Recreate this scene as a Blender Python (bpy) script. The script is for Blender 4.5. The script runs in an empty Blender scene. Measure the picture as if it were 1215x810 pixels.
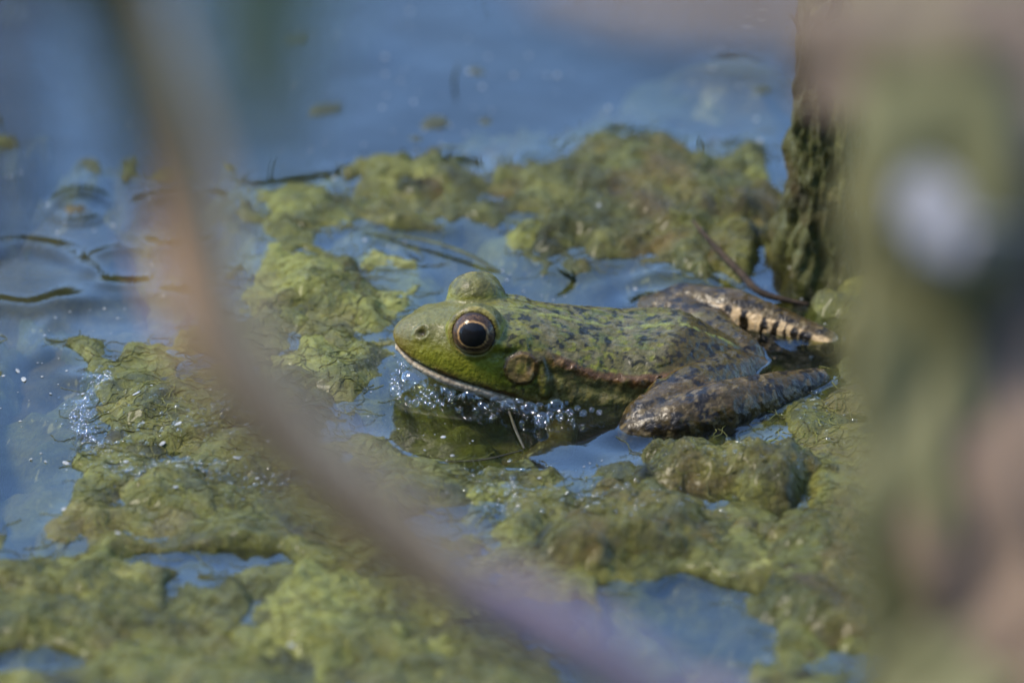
import bpy, bmesh, math
import numpy as np
from mathutils import Vector, Matrix

# ------------------------------------------------------------------ camera, sky, sun, exposure
# everything is laid out in centimetres and stored in metres
CM = 0.01
sc = bpy.context.scene
COL = sc.collection
DEP = math.radians(27.0)                    # the lens looks down at the water by this much
DIST = 200.0                                # camera to frog
LENS = 36.0 * DIST / (1215 / 63.0)
AIM = np.array([0.0, 0.0, 0.75])
FWD = np.array([0.0, math.cos(DEP), -math.sin(DEP)])
UPV = np.array([0.0, math.sin(DEP), math.cos(DEP)])
RIG = np.array([1.0, 0.0, 0.0])
CAMP = AIM - DIST * FWD

cd = bpy.data.cameras.new('camera')
cam = bpy.data.objects.new('camera', cd)
COL.objects.link(cam)
cd.lens = LENS
cd.sensor_width = 36.0
cd.clip_start = 0.05
cd.clip_end = 2000.0
cam.location = Vector(CAMP * CM)
cam.rotation_euler = (math.radians(90) - DEP, 0, 0)
cd.dof.use_dof = True
cd.dof.focus_distance = (DIST - 0.9) * CM
cd.dof.aperture_fstop = LENS / 36.0         # 36 mm wide pupil
sc.camera = cam

SUN_EL, SUN_AZ = math.radians(55), math.radians(-85)   # azimuth clockwise from +Y
w = bpy.data.worlds.new('World'); sc.world = w; w.use_nodes = True
nt = w.node_tree
bg = nt.nodes['Background']
sky = nt.nodes.new('ShaderNodeTexSky')
sky.sky_type = 'NISHITA'; sky.sun_disc = False
sky.sun_elevation = SUN_EL; sky.sun_rotation = SUN_AZ
sky.ozone_density = 6.0; sky.dust_density = 0.0; sky.air_density = 1.0
nt.links.new(sky.outputs[0], bg.inputs[0])
bg.inputs[1].default_value = 0.135
sd = bpy.data.lights.new('sun', 'SUN'); sun = bpy.data.objects.new('sun', sd); COL.objects.link(sun)
sd.energy = 1.5; sd.angle = math.radians(18); sd.color = (1.0, 0.89, 0.73)
sdir = Vector((math.sin(SUN_AZ) * math.cos(SUN_EL), math.cos(SUN_AZ) * math.cos(SUN_EL), math.sin(SUN_EL)))
sun.rotation_euler = sdir.to_track_quat('Z', 'Y').to_euler()
sc.view_settings.view_transform = 'Standard'; sc.view_settings.look = 'None'
sc.view_settings.exposure = 2.35; sc.view_settings.gamma = 1.0
sc.render.engine = 'CYCLES'
sc.cycles.use_denoising = True
sc.cycles.transparent_max_bounces = 24
sc.cycles.max_bounces = 8
sc.cycles.caustics_reflective = False; sc.cycles.caustics_refractive = False

# ------------------------------------------------------------------ helpers
rng = np.random.default_rng(7)

def ray(px, py):
    u = (px - 607.5) / 1215 * 36.0 / LENS
    v = -(py - 405.0) / 1215 * 36.0 / LENS
    return FWD + u * RIG + v * UPV

def ground(px, py, z=0.0):                  # where the photo's point lies on the level z
    d = ray(px, py)
    return CAMP + d * ((z - CAMP[2]) / d[2])

def depth(px, py, t):                       # the photo's point at t cm in front of the camera
    return CAMP + ray(px, py) * t

_perm = np.random.default_rng(3).permutation(512).astype(np.int64)
_perm = np.concatenate([_perm, _perm, _perm])
_g3 = np.random.default_rng(5).normal(size=(512, 3)); _g3 /= np.linalg.norm(_g3, axis=1)[:, None]

def perlin(x, y, z=0.0):
    x, y, z = np.broadcast_arrays(np.asarray(x, float), np.asarray(y, float), np.asarray(z, float))
    xi, yi, zi = np.floor(x).astype(np.int64), np.floor(y).astype(np.int64), np.floor(z).astype(np.int64)
    xf, yf, zf = x - xi, y - yi, z - zi
    f = lambda t: t * t * t * (t * (t * 6 - 15) + 10)
    u, v, ww = f(xf), f(yf), f(zf)
    out = 0
    for a in (0, 1):
        for b in (0, 1):
            for c in (0, 1):
                h = _perm[(_perm[(_perm[(xi + a) & 511] + yi + b) & 511] + zi + c) & 511]
                g = _g3[h]
                d = g[..., 0] * (xf - a) + g[..., 1] * (yf - b) + g[..., 2] * (zf - c)
                out = out + d * (u if a else 1 - u) * (v if b else 1 - v) * (ww if c else 1 - ww)
    return out * 1.6

def fbm(x, y, z=0.0, o=4, gain=0.5):
    s, a, f = 0, 1.0, 1.0
    for k in range(o):
        s = s + a * perlin(x * f + 17.3 * k, y * f - 9.1 * k, np.asarray(z) * f + 3.7 * k)
        a *= gain; f *= 2.03
    return s

def sstep(a, b, x):
    t = np.clip((x - a) / (b - a), 0, 1)
    return t * t * (3 - 2 * t)

def tag(o, label=None, cat=None, group=None, kind=None):
    if label: o['label'] = label
    if cat: o['category'] = cat
    if group: o['group'] = group
    if kind: o['kind'] = kind
    return o

def mesh(name, verts, faces, mat, smooth=True, cols=None, quads=None):
    me = bpy.data.meshes.new(name)
    v = np.asarray(verts, dtype=np.float32) * CM
    if quads is not None:
        q = np.asarray(quads, dtype=np.int32)
        me.vertices.add(len(v)); me.vertices.foreach_set('co', v.ravel())
        me.loops.add(q.size); me.loops.foreach_set('vertex_index', q.ravel())
        me.polygons.add(len(q))
        me.polygons.foreach_set('loop_start', np.arange(0, q.size, q.shape[1], dtype=np.int32))
        me.polygons.foreach_set('loop_total', np.full(len(q), q.shape[1], dtype=np.int32))
        me.update(calc_edges=True); me.validate()
    else:
        me.from_pydata([tuple(p) for p in v], [], faces); me.update()
    me.polygons.foreach_set('use_smooth', np.full(len(me.polygons), smooth))
    if cols is not None:
        at = me.color_attributes.new('paint', 'FLOAT_COLOR', 'POINT')
        c = np.ones((len(v), 4), np.float32); c[:, :3] = cols
        at.data.foreach_set('color', c.ravel())
    if mat: me.materials.append(mat)
    return me

def obj(name, me, parent=None, loc=None):
    o = bpy.data.objects.new(name, me)
    COL.objects.link(o)
    if parent: o.parent = parent
    if loc is not None: o.location = Vector(np.asarray(loc) * CM)
    return o

def empty(name, loc=(0, 0, 0)):
    return obj(name, None, None, loc)

def grid_quads(ny, nx, keep=None):
    i = np.arange(ny * nx).reshape(ny, nx)
    q = np.stack([i[:-1, :-1], i[:-1, 1:], i[1:, 1:], i[1:, :-1]], -1)
    if keep is not None: return q[keep]
    return q.reshape(-1, 4)

def compact(v, q, extra=None):
    used = np.unique(q)
    m = np.full(len(v), -1); m[used] = np.arange(len(used))
    return (v[used], m[q]) if extra is None else (v[used], m[q], extra[used])

def tube(path, rad, n=10, flat=1.0, up=(0, 0, 1), sub=6):
    """tapered tube with rounded ends along a smooth path; flat < 1 squeezes it into a blade"""
    P = np.asarray(path, float); R = np.asarray(rad, float)
    if sub > 1 and len(P) > 2:
        out, ro = [], []
        Q = np.vstack([2 * P[0] - P[1], P, 2 * P[-1] - P[-2]])
        for k in range(len(P) - 1):
            p0, p1, p2, p3 = Q[k:k + 4]
            for s in range(sub):
                t = s / sub
                out.append(0.5 * (2 * p1 + (p2 - p0) * t + (2 * p0 - 5 * p1 + 4 * p2 - p3) * t * t + (3 * p1 - p0 - 3 * p2 + p3) * t ** 3))
                ro.append(R[k] * (1 - t) + R[k + 1] * t)
        out.append(P[-1]); ro.append(R[-1]); P, R = np.array(out), np.array(ro)
    T = np.gradient(P, axis=0); T /= np.linalg.norm(T, axis=1)[:, None] + 1e-9
    up = np.asarray(up, float)
    vs, m = [], len(P)
    for k in range(m):
        s = np.cross(T[k], up); s /= np.linalg.norm(s) + 1e-9
        b = np.cross(s, T[k])
        for j in range(n):
            a = 2 * math.pi * j / n
            vs.append(P[k] + R[k] * (math.cos(a) * s + flat * math.sin(a) * b))
    fs = [(k * n + j, k * n + (j + 1) % n, (k + 1) * n + (j + 1) % n, (k + 1) * n + j) for k in range(m - 1) for j in range(n)]
    a, b = len(vs), len(vs) + 1
    vs += [P[0] - T[0] * R[0] * 0.5 * flat, P[-1] + T[-1] * R[-1] * 0.5 * flat]
    fs += [(a, (j + 1) % n, j) for j in range(n)] + [(b, (m - 1) * n + j, (m - 1) * n + (j + 1) % n) for j in range(n)]
    return np.array(vs), fs

def uvsphere(c, r, nu=14, nv=9):
    c = np.asarray(c, float); r = np.ones(3) * r
    vs = [c + r * (0, 0, 1)]
    for i in range(1, nv):
        th = math.pi * i / nv
        for j in range(nu):
            ph = 2 * math.pi * j / nu
            vs.append(c + r * (math.sin(th) * math.cos(ph), math.sin(th) * math.sin(ph), math.cos(th)))
    vs.append(c - r * (0, 0, 1))
    fs = [(0, 1 + j, 1 + (j + 1) % nu) for j in range(nu)]
    for i in range(nv - 2):
        for j in range(nu):
            a = 1 + i * nu
            fs.append((a + j, a + nu + j, a + nu + (j + 1) % nu, a + (j + 1) % nu))
    a = 1 + (nv - 2) * nu; e = len(vs) - 1
    fs += [(a + j, e, a + (j + 1) % nu) for j in range(nu)]
    return np.array(vs), fs

# ------------------------------------------------------------------ materials
class NT:
    def __init__(s, name):
        s.m = bpy.data.materials.new(name); s.m.use_nodes = True
        s.t = s.m.node_tree; s.t.nodes.clear()
        s.out = s.n('ShaderNodeOutputMaterial')
        tc = s.n('ShaderNodeTexCoord'); mp = s.n('ShaderNodeMapping')
        mp.inputs['Scale'].default_value = (100, 100, 100)          # textures count in centimetres
        s.l(tc.outputs['Object'], mp.inputs['Vector']); s.co = mp.outputs[0]
    def n(s, t, **k):
        x = s.t.nodes.new(t)
        for a, b in k.items(): setattr(x, a, b)
        return x
    def l(s, a, b): s.t.links.new(a, b)
    def noise(s, scale, detail=4, rough=0.55, dist=0.0, vec=None):
        x = s.n('ShaderNodeTexNoise')
        x.inputs['Scale'].default_value = scale; x.inputs['Detail'].default_value = detail
        x.inputs['Roughness'].default_value = rough; x.inputs['Distortion'].default_value = dist
        s.l(vec or s.co, x.inputs['Vector']); return x.outputs['Fac']
    def voro(s, scale, feature='F1', out='Distance', vec=None):
        x = s.n('ShaderNodeTexVoronoi', feature=feature); x.inputs['Scale'].default_value = scale
        s.l(vec or s.co, x.inputs['Vector']); return x.outputs[out]
    def ramp(s, fac, stops, interp='LINEAR'):
        x = s.n('ShaderNodeValToRGB'); e = x.color_ramp; e.interpolation = interp
        while len(e.elements) > 1: e.elements.remove(e.elements[0])
        e.elements[0].position = stops[0][0]; e.elements[0].color = (*stops[0][1], 1)
        for p, c in stops[1:]:
            k = e.elements.new(p); k.color = (*c, 1)
        s.l(fac, x.inputs[0]); return x.outputs[0]
    def mix(s, f, a, b, mode='MIX'):
        x = s.n('ShaderNodeMix', data_type='RGBA', blend_type=mode)
        for v, i in ((f, 0), (a, 6), (b, 7)):
            if isinstance(v, (int, float)): x.inputs[i].default_value = v
            elif isinstance(v, tuple): x.inputs[i].default_value = (*v, 1)
            else: s.l(v, x.inputs[i])
        return x.outputs[2]
    def math(s, op, a, b=0.0):
        x = s.n('ShaderNodeMath', operation=op)
        for v, i in ((a, 0), (b, 1)):
            if isinstance(v, (int, float)): x.inputs[i].default_value = v
            else: s.l(v, x.inputs[i])
        return x.outputs[0]
    def bump(s, h, strength, dist_cm, normal=None):
        x = s.n('ShaderNodeBump'); x.inputs['Strength'].default_value = strength
        x.inputs['Distance'].default_value = dist_cm * CM
        s.l(h, x.inputs['Height'])
        if normal: s.l(normal, x.inputs['Normal'])
        return x.outputs[0]
    def principled(s, col, rough, normal=None, coat=0.0, coat_rough=0.1, spec=0.5, sss=0.0):
        p = s.n('ShaderNodeBsdfPrincipled')
        for v, i in ((col, 'Base Color'), (rough, 'Roughness'), (normal, 'Normal')):
            if v is None: continue
            if isinstance(v, (int, float)): p.inputs[i].default_value = v
            elif isinstance(v, tuple): p.inputs[i].default_value = (*v, 1)
            else: s.l(v, p.inputs[i])
        p.inputs['Coat Weight'].default_value = coat; p.inputs['Coat Roughness'].default_value = coat_rough
        p.inputs['Coat IOR'].default_value = 1.33
        p.inputs['Specular IOR Level'].default_value = spec
        s.l(p.outputs[0], s.out.inputs[0]); s.p = p
        return s.m

def algae_mat(name, dark, mid, pale, brown, brown_amt=0.5, speck=0.5, seed=0.0):
    s = NT(name)
    dark, mid, pale, brown = [tuple(np.array(c) * (0.98, 0.86, 0.44)) for c in (dark, mid, pale, brown)]
    off = s.n('ShaderNodeVectorMath', operation='ADD'); s.l(s.co, off.inputs[0]); off.inputs[1].default_value = (seed * 3.1, seed * 7.7, seed)
    v = off.outputs[0]
    n1 = s.noise(0.75, 7, 0.6, 0.6, v)
    col = s.ramp(n1, [(0.30, dark), (0.46, mid), (0.58, mid), (0.72, pale)])
    n2 = s.noise(0.42, 5, 0.6, 0.4, v)
    f2 = s.ramp(n2, [(0.50, (0, 0, 0)), (0.64, (brown_amt,) * 3)])
    col = s.mix(f2, col, brown)
    mo = s.ramp(s.noise(0.38, 6, 0.62, 0.8, v), [(0.36, (0.22, 0.23, 0.12)), (0.50, (0.80, 0.80, 0.72)), (0.66, (1.25, 1.25, 1.4))])
    col = s.mix(0.9, col, mo, 'MULTIPLY')
    n3 = s.noise(6.5, 8, 0.72, 0.8, v)                       # fine filaments and grit
    col = s.mix(0.75, col, s.ramp(n3, [(0.32, (0.40, 0.40, 0.36)), (0.55, (1.0, 1.0, 1.0)), (0.72, (1.35, 1.3, 1.2))]), 'MULTIPLY')
    d = s.voro(11.0, vec=v)                                    # trapped gas beads and pale grit
    patch = s.ramp(s.noise(0.8, 3, 0.5, 0, v), [(0.50, (0, 0, 0)), (0.62, (1, 1, 1))])
    sp = s.ramp(d, [(0.10, (speck,) * 3), (0.22, (0, 0, 0))])
    sp = s.mix(1.0, sp, patch, 'MULTIPLY')
    col = s.mix(sp, col, (0.26, 0.27, 0.22))
    h = s.math('ADD', s.math('MULTIPLY', s.noise(2.2, 6, 0.62, 0.8, v), 1.0), s.math('MULTIPLY', n3, 0.75))
    h = s.math('SUBTRACT', h, s.math('MULTIPLY', s.voro(5.0, vec=v), 0.18))
    nrm = s.bump(h, 0.75, 0.16)
    rough = s.ramp(s.noise(1.7, 3, 0.5, 0, v), [(0.35, (0.36,) * 3), (0.65, (0.62,) * 3)])
    return s.principled(col, rough, nrm, coat=0.14, coat_rough=0.16, spec=0.22)

def simple_mat(name, c0, c1, scale=1.5, rough=0.6, bump=0.3, bscale=4.0, coat=0.0, stretch=None):
    s = NT(name)
    v = s.co
    if stretch:
        mp = s.n('ShaderNodeMapping'); mp.inputs['Scale'].default_value = stretch
        s.l(s.co, mp.inputs['Vector']); v = mp.outputs[0]
    col = s.ramp(s.noise(scale, 5, 0.6, 0.3, v), [(0.35, c0), (0.65, c1)])
    nrm = s.bump(s.noise(bscale, 5, 0.6, 0, v), bump, 0.08)
    return s.principled(col, rough, nrm, coat=coat, spec=0.2)

def water_mat():
    s = NT('pond_water_surface')
    nrm = s.bump(s.noise(1.6, 2, 0.5), 0.10, 0.03)
    nrm = s.bump(s.noise(0.35, 3, 0.5), 0.10, 0.12, nrm)
    fr = s.n('ShaderNodeLayerWeight'); fr.inputs['Blend'].default_value = 0.5; s.l(nrm, fr.inputs['Normal'])
    frf = s.math('ADD', s.math('MULTIPLY', s.math('POWER', fr.outputs['Facing'], 4.4), 0.97), 0.025)   # the same from either side
    tr = s.n('ShaderNodeBsdfTransparent'); tr.inputs[0].default_value = (0.64, 0.67, 0.47, 1)
    gl = s.n('ShaderNodeBsdfGlossy'); gl.inputs['Roughness'].default_value = 0.015; gl.inputs[0].default_value = (1, 1, 1, 1)
    s.l(nrm, gl.inputs['Normal'])
    df = s.n('ShaderNodeBsdfDiffuse')                        # fine particles hanging in the top of the water
    df.inputs[0].default_value = (0.16, 0.18, 0.13, 1)
    m0 = s.n('ShaderNodeMixShader')
    s.l(s.ramp(s.noise(0.25, 4, 0.55, 0.5), [(0.35, (0.0,) * 3), (0.7, (0.03,) * 3)]), m0.inputs[0])
    s.l(tr.outputs[0], m0.inputs[1]); s.l(df.outputs[0], m0.inputs[2])
    m1 = s.n('ShaderNodeMixShader'); s.l(frf, m1.inputs[0])
    s.l(m0.outputs[0], m1.inputs[1]); s.l(gl.outputs[0], m1.inputs[2])
    s.l(m1.outputs[0], s.out.inputs[0])
    return s.m

def bubble_mat():
    s = NT('bubble_film')
    lw = s.n('ShaderNodeLayerWeight'); lw.inputs['Blend'].default_value = 0.5
    lwf = s.math('ADD', s.math('MULTIPLY', s.math('POWER', lw.outputs['Facing'], 3.0), 0.85), 0.05)
    tr = s.n('ShaderNodeBsdfTransparent'); tr.inputs[0].default_value = (0.99, 0.99, 0.99, 1)
    gl = s.n('ShaderNodeBsdfGlossy'); gl.inputs['Roughness'].default_value = 0.03
    m = s.n('ShaderNodeMixShader'); s.l(lwf, m.inputs[0])
    s.l(tr.outputs[0], m.inputs[1]); s.l(gl.outputs[0], m.inputs[2]); s.l(m.outputs[0], s.out.inputs[0])
    return s.m

def frog_mat():
    s = NT('frog_skin')
    at = s.n('ShaderNodeAttribute', attribute_name='paint')
    col = s.mix(0.6, at.outputs['Color'], s.ramp(s.noise(9.0, 5, 0.6), [(0.3, (0.55, 0.55, 0.5)), (0.5, (1, 1, 1)), (0.7, (1.35, 1.35, 1.3))]), 'MULTIPLY')
    g = s.voro(11.0)
    h = s.math('SUBTRACT', s.math('MULTIPLY', s.noise(14, 4, 0.6), 0.6), s.math('MULTIPLY', g, 0.7))
    nrm = s.bump(h, 0.38, 0.04)
    nrm = s.bump(s.noise(3.5, 4, 0.6), 0.35, 0.10, nrm)
    rough = s.ramp(s.noise(2.5, 3), [(0.35, (0.28,) * 3), (0.65, (0.48,) * 3)])
    m = s.principled(col, rough, nrm, coat=0.14, coat_rough=0.10, spec=0.18)
    s.p.inputs['Subsurface Weight'].default_value = 0.06
    s.p.inputs['Subsurface Radius'].default_value = (0.001, 0.0007, 0.0003)
    s.p.inputs['Subsurface Scale'].default_value = 0.5
    return m

def paint_mat(name, rough, coat, spec=0.5):
    s = NT(name)
    at = s.n('ShaderNodeAttribute', attribute_name='paint')
    col = s.mix(0.5, at.outputs['Color'], s.ramp(s.noise(16.0, 4, 0.6), [(0.3, (0.5,) * 3), (0.7, (1.4,) * 3)]), 'MULTIPLY')
    return s.principled(col, rough, None, coat=coat, coat_rough=0.01, spec=spec)

M = {}
M['mat'] = algae_mat('algae_carpet', (0.028, 0.036, 0.008), (0.105, 0.118, 0.030), (0.21, 0.225, 0.095), (0.075, 0.058, 0.022), 0.6, 0.6)
M['olive'] = algae_mat('algae_olive', (0.016, 0.022, 0.004), (0.068, 0.078, 0.016), (0.155, 0.16, 0.06), (0.085, 0.060, 0.014), 0.8, 0.5, 1.0)
M['moss'] = algae_mat('algae_moss', (0.018, 0.024, 0.003), (0.090, 0.095, 0.014), (0.19, 0.19, 0.065), (0.085, 0.058, 0.010), 0.7, 0.6, 2.0)
M['pale'] = algae_mat('algae_pale', (0.062, 0.078, 0.022), (0.17, 0.195, 0.062), (0.29, 0.31, 0.15), (0.12, 0.11, 0.045), 0.5, 0.7, 3.0)
M['brown'] = algae_mat('algae_brown', (0.022, 0.020, 0.009), (0.080, 0.068, 0.033), (0.16, 0.14, 0.085), (0.055, 0.045, 0.025), 0.6, 0.3, 4.0)
M['stump'] = algae_mat('stump_moss', (0.016, 0.018, 0.005), (0.060, 0.066, 0.020), (0.15, 0.15, 0.07), (0.060, 0.042, 0.018), 0.8, 0.4, 5.0)
M['bed'] = simple_mat('pond_mud', (0.004, 0.005, 0.004), (0.012, 0.012, 0.008), 0.3, 0.9)  # blacker than real mud, its colour stands in for light absorbed by the water
M['ground'] = simple_mat('bank_earth_grass', (0.035, 0.045, 0.015), (0.09, 0.085, 0.04), 0.05, 0.95, 0.5, 0.2)
M['water'] = water_mat()
M['bubble'] = bubble_mat()
M['frog'] = frog_mat()
M['eye'] = paint_mat('frog_eye', 0.6, 0.42, 0.08)
M['reed'] = simple_mat('reed_leaf', (0.02, 0.028, 0.008), (0.06, 0.065, 0.02), 0.3, 0.6)
M['drystalk'] = simple_mat('dry_stalk', (0.52, 0.27, 0.13), (0.74, 0.43, 0.24), 0.6, 0.7)
M['purplestalk'] = simple_mat('purple_stalk', (0.32, 0.20, 0.19), (0.42, 0.27, 0.26), 0.6, 0.7)
M['olivestalk'] = simple_mat('olive_stalk', (0.12, 0.11, 0.05), (0.20, 0.18, 0.08), 0.5, 0.7)
M['paleblade'] = simple_mat('pale_blade', (0.28, 0.33, 0.25), (0.42, 0.47, 0.36), 0.4, 0.6)
M['reflection_edge'] = simple_mat('reflection_edge_tan', (0.025, 0.020, 0.009), (0.05, 0.042, 0.02), 2.0, 0.5)
M['twig'] = simple_mat('twig_bark', (0.012, 0.008, 0.004), (0.045, 0.028, 0.014), 2.0, 0.85, 0.8, 6.0)
M['grassbit'] = simple_mat('grass_bit', (0.02, 0.024, 0.008), (0.06, 0.065, 0.02), 2.0, 0.5)
M['leafgreen'] = simple_mat('leaf_green', (0.11, 0.105, 0.042), (0.20, 0.185, 0.085), 0.25, 0.6)
M['leafdark'] = simple_mat('leaf_dark', (0.07, 0.072, 0.038), (0.13, 0.13, 0.068), 0.25, 0.7)
M['leafbrown'] = simple_mat('leaf_brown', (0.14, 0.095, 0.060), (0.22, 0.155, 0.105), 0.25, 0.7)
M['leaftan'] = simple_mat('leaf_tan', (0.12, 0.085, 0.055), (0.19, 0.14, 0.098), 0.25, 0.7)
M['leafpale'] = simple_mat('leaf_pale', (0.26, 0.25, 0.25), (0.36, 0.35, 0.35), 0.25, 0.6)
M['fleck'] = simple_mat('white_fleck', (0.16, 0.16, 0.14), (0.30, 0.30, 0.27), 3.0, 0.5)
M['speck'] = simple_mat('dark_speck', (0.015, 0.017, 0.008), (0.05, 0.05, 0.02), 3.0, 0.6)

# ------------------------------------------------------------------ the setting: ground, pond bed, far reeds
def spaced(lo, hi, dlo, dhi, step, growth=1.25):
    """dense between dlo and dhi, coarser and coarser out to lo and hi"""
    core = np.arange(dlo, dhi + step * 0.5, step)
    L, R = [], []
    x, s = core[0], step
    while x > lo: s *= growth; x -= s; L.append(x)
    x, s = core[-1], step
    while x < hi: s *= growth; x += s; R.append(x)
    return np.array(L[::-1] + list(core) + R)

gx = spaced(-60000, 60000, -340, 340, 20, 1.35); gy = spaced(-60000, 60000, -340, 420, 20, 1.35)
GX, GY = np.meshgrid(gx, gy)
pond = np.sqrt(((GX) / 290) ** 2 + ((GY - 70) / 165) ** 2)
GZ = -7.0 + 19 * sstep(0.86, 1.06, pond) + 2.5 * fbm(GX / 90, GY / 90, 0.3, 3) * sstep(0.9, 1.2, pond)
g = obj('ground', mesh('ground', np.stack([GX, GY, GZ], -1).reshape(-1, 3), None, M['ground'], quads=grid_quads(*GX.shape)))
tag(g, 'earth and short grass around and under the pond', 'ground', kind='structure')

PXs, PYs = np.meshgrid(np.linspace(-300, 300, 61), np.linspace(-100, 240, 41))
pr = np.sqrt((PXs / 290) ** 2 + ((PYs - 70) / 165) ** 2)
PZ = -7.0 + 19 * sstep(0.86, 1.06, pr) + 0.6 - 4.0 * sstep(0.90, 0.98, pr)
q = grid_quads(*PXs.shape, (pr < 1.02)[:-1, :-1])
v, q = compact(np.stack([PXs, PYs, PZ], -1).reshape(-1, 3), q)
tag(obj('pond_bed', mesh('pond_bed', v, None, M['bed'], quads=q)), 'mud at the bottom of the pond, blackened for light lost in the water', 'mud', kind='structure')

vs, fs, base = [], [], 0
for k in range(900):
    a = rng.uniform(-0.55, 0.55)
    r = rng.uniform(0.93, 1.08)
    x, y = 290 * r * math.sin(a), 70 + 165 * r * math.cos(a)
    h = rng.uniform(55, 95); lean = rng.normal(0, 5, 2)
    p = np.array([[x, y, -7], [x + lean[0] * 0.25, y + lean[1] * 0.25, h * 0.5], [x + lean[0], y + lean[1], h]])
    v, f = tube(p, [1.3, 1.1, 0.08], 4, 0.35, (0, 1, 0), 3)
    vs.append(v); fs += [tuple(i + base for i in q) for q in f]; base += len(v)
o = obj('reflected_reeds', mesh('reflected_reeds', np.vstack(vs), fs, M['reed']))  # out of view, added tall and dark so tilted ripples mirror dark arcs
tag(o, 'unseen reeds added on the far shore for dark reflections in the ripples', 'reeds', kind='stuff')

# unseen bushes, added behind the camera to keep the low sky off the near side of the pond
nl = 16000
az = rng.uniform(math.radians(110), math.radians(250), nl); rr = rng.normal(390, 26, nl); zz = 230 * rng.beta(1.1, 1.0, nl)
ctr = np.stack([rr * np.sin(az), rr * np.cos(az), zz], -1)
d1 = rng.normal(size=(nl, 3)); d1 /= np.linalg.norm(d1, axis=1)[:, None]
d2 = np.cross(d1, rng.normal(size=(nl, 3))); d2 /= np.linalg.norm(d2, axis=1)[:, None]
L_ = rng.uniform(9, 17, nl)[:, None]; W_ = L_ * 0.42
lv = np.stack([ctr - d1 * L_, ctr + d2 * W_, ctr + d1 * L_, ctr - d2 * W_], 1).reshape(-1, 3)
o = obj('sky_screen_bushes', mesh('sky_screen_bushes', lv, None, M['reed'], smooth=False, quads=np.arange(nl * 4).reshape(-1, 4)))
tag(o, 'unseen bushes added behind the viewer to block the low sky', 'bushes', kind='stuff')

# ------------------------------------------------------------------ algae: one low carpet and the clumps that stand out of it
X0, X1, Y0, Y1, ST = -19.6, 19.6, -23.0, 20.0, 0.08
ax = np.arange(X0, X1, ST); ay = np.arange(Y0, Y1, ST)
AX, AY = np.meshgrid(ax, ay)

def pool(cx, cy, rx, ry, X, Y, soft=0.45, wob=0.42):
    c = ground(cx, cy)
    k = abs(ground(cx, cy - 10)[1] - ground(cx, cy + 10)[1]) / 20
    rr = np.sqrt(((X - c[0]) / (rx / 63)) ** 2 + ((Y - c[1]) / (ry * k)) ** 2)
    rr = rr + wob * fbm(X / 1.1, Y / 1.6, cx * 0.01, 3)
    return 1 - sstep(1 - soft, 1 + soft, rr)

POOLS = [  # px, py, rx, ry, depth below the mat
    (590, -10, 760, 150, 6.0), (330, 80, 330, 95, 6.0), (800, 70, 200, 55, 6.0),
    (560, 325, 125, 40, 1.4), (700, 345, 130, 36, 1.3), (930, 335, 60, 26, 0.8), (450, 285, 60, 12, 0.5),
    (90, 300, 190, 85, 1.6), (35, 540, 50, 75, 1.6), (60, 470, 40, 50, 1.0), (560, 505, 100, 40, 0.42), (700, 505, 90, 42, 1.2),
    (795, 760, 105, 60, 2.2), (250, 668, 80, 13, 0.8), (215, 710, 18, 30, 0.7), (520, 620, 60, 10, 0.25), (480, 480, 50, 30, 0.5),
    (900, 400, 110, 34, 0.9), (950, 240, 30, 100, 1.2), (45, 790, 60, 14, 0.6)]

def base_height(X, Y):
    h = 0.10 + 0.05 * sstep(-1.5, -4.5, Y) + 0.22 * fbm(X / 2.6, Y / 3.6, 1.0, 3) + 0.16 * fbm(X / 0.9, Y / 1.1, 2.0, 4, 0.55)
    for (cx, cy, rx, ry, d) in POOLS:
        h = h - d * pool(cx, cy, rx, ry, X, Y)
    fr = np.sqrt(((X - 1.4) / 3.6) ** 2 + ((Y - 0.25) / 1.9) ** 2)      # the hollow the frog floats in
    h = h - (0.62 + 0.5 * sstep(0.6, 1.6, X)) * (1 - sstep(0.7, 1.25, fr))
    calm = sstep(1.2, 0.9, np.sqrt(((X + 0.6) / 3.4) ** 2 + ((Y + 0.6) / 2.6) ** 2))   # the frog's chest rests on drowned algae
    h = h * (1 - calm) + np.maximum(h, -0.90 + 0.10 * fbm(X / 0.7, Y / 0.8, 4.0, 3)) * calm
    edge = np.sqrt((X / 16.5) ** 2 + ((Y + 1.0) / 19.5) ** 2) + 0.16 * fbm(X / 4.5, Y / 4.5, 7.0, 4, 0.6)   # ragged outer rim of the carpet
    return np.maximum(h - 1.6 * sstep(0.93, 1.04, edge), -6.5)

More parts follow.
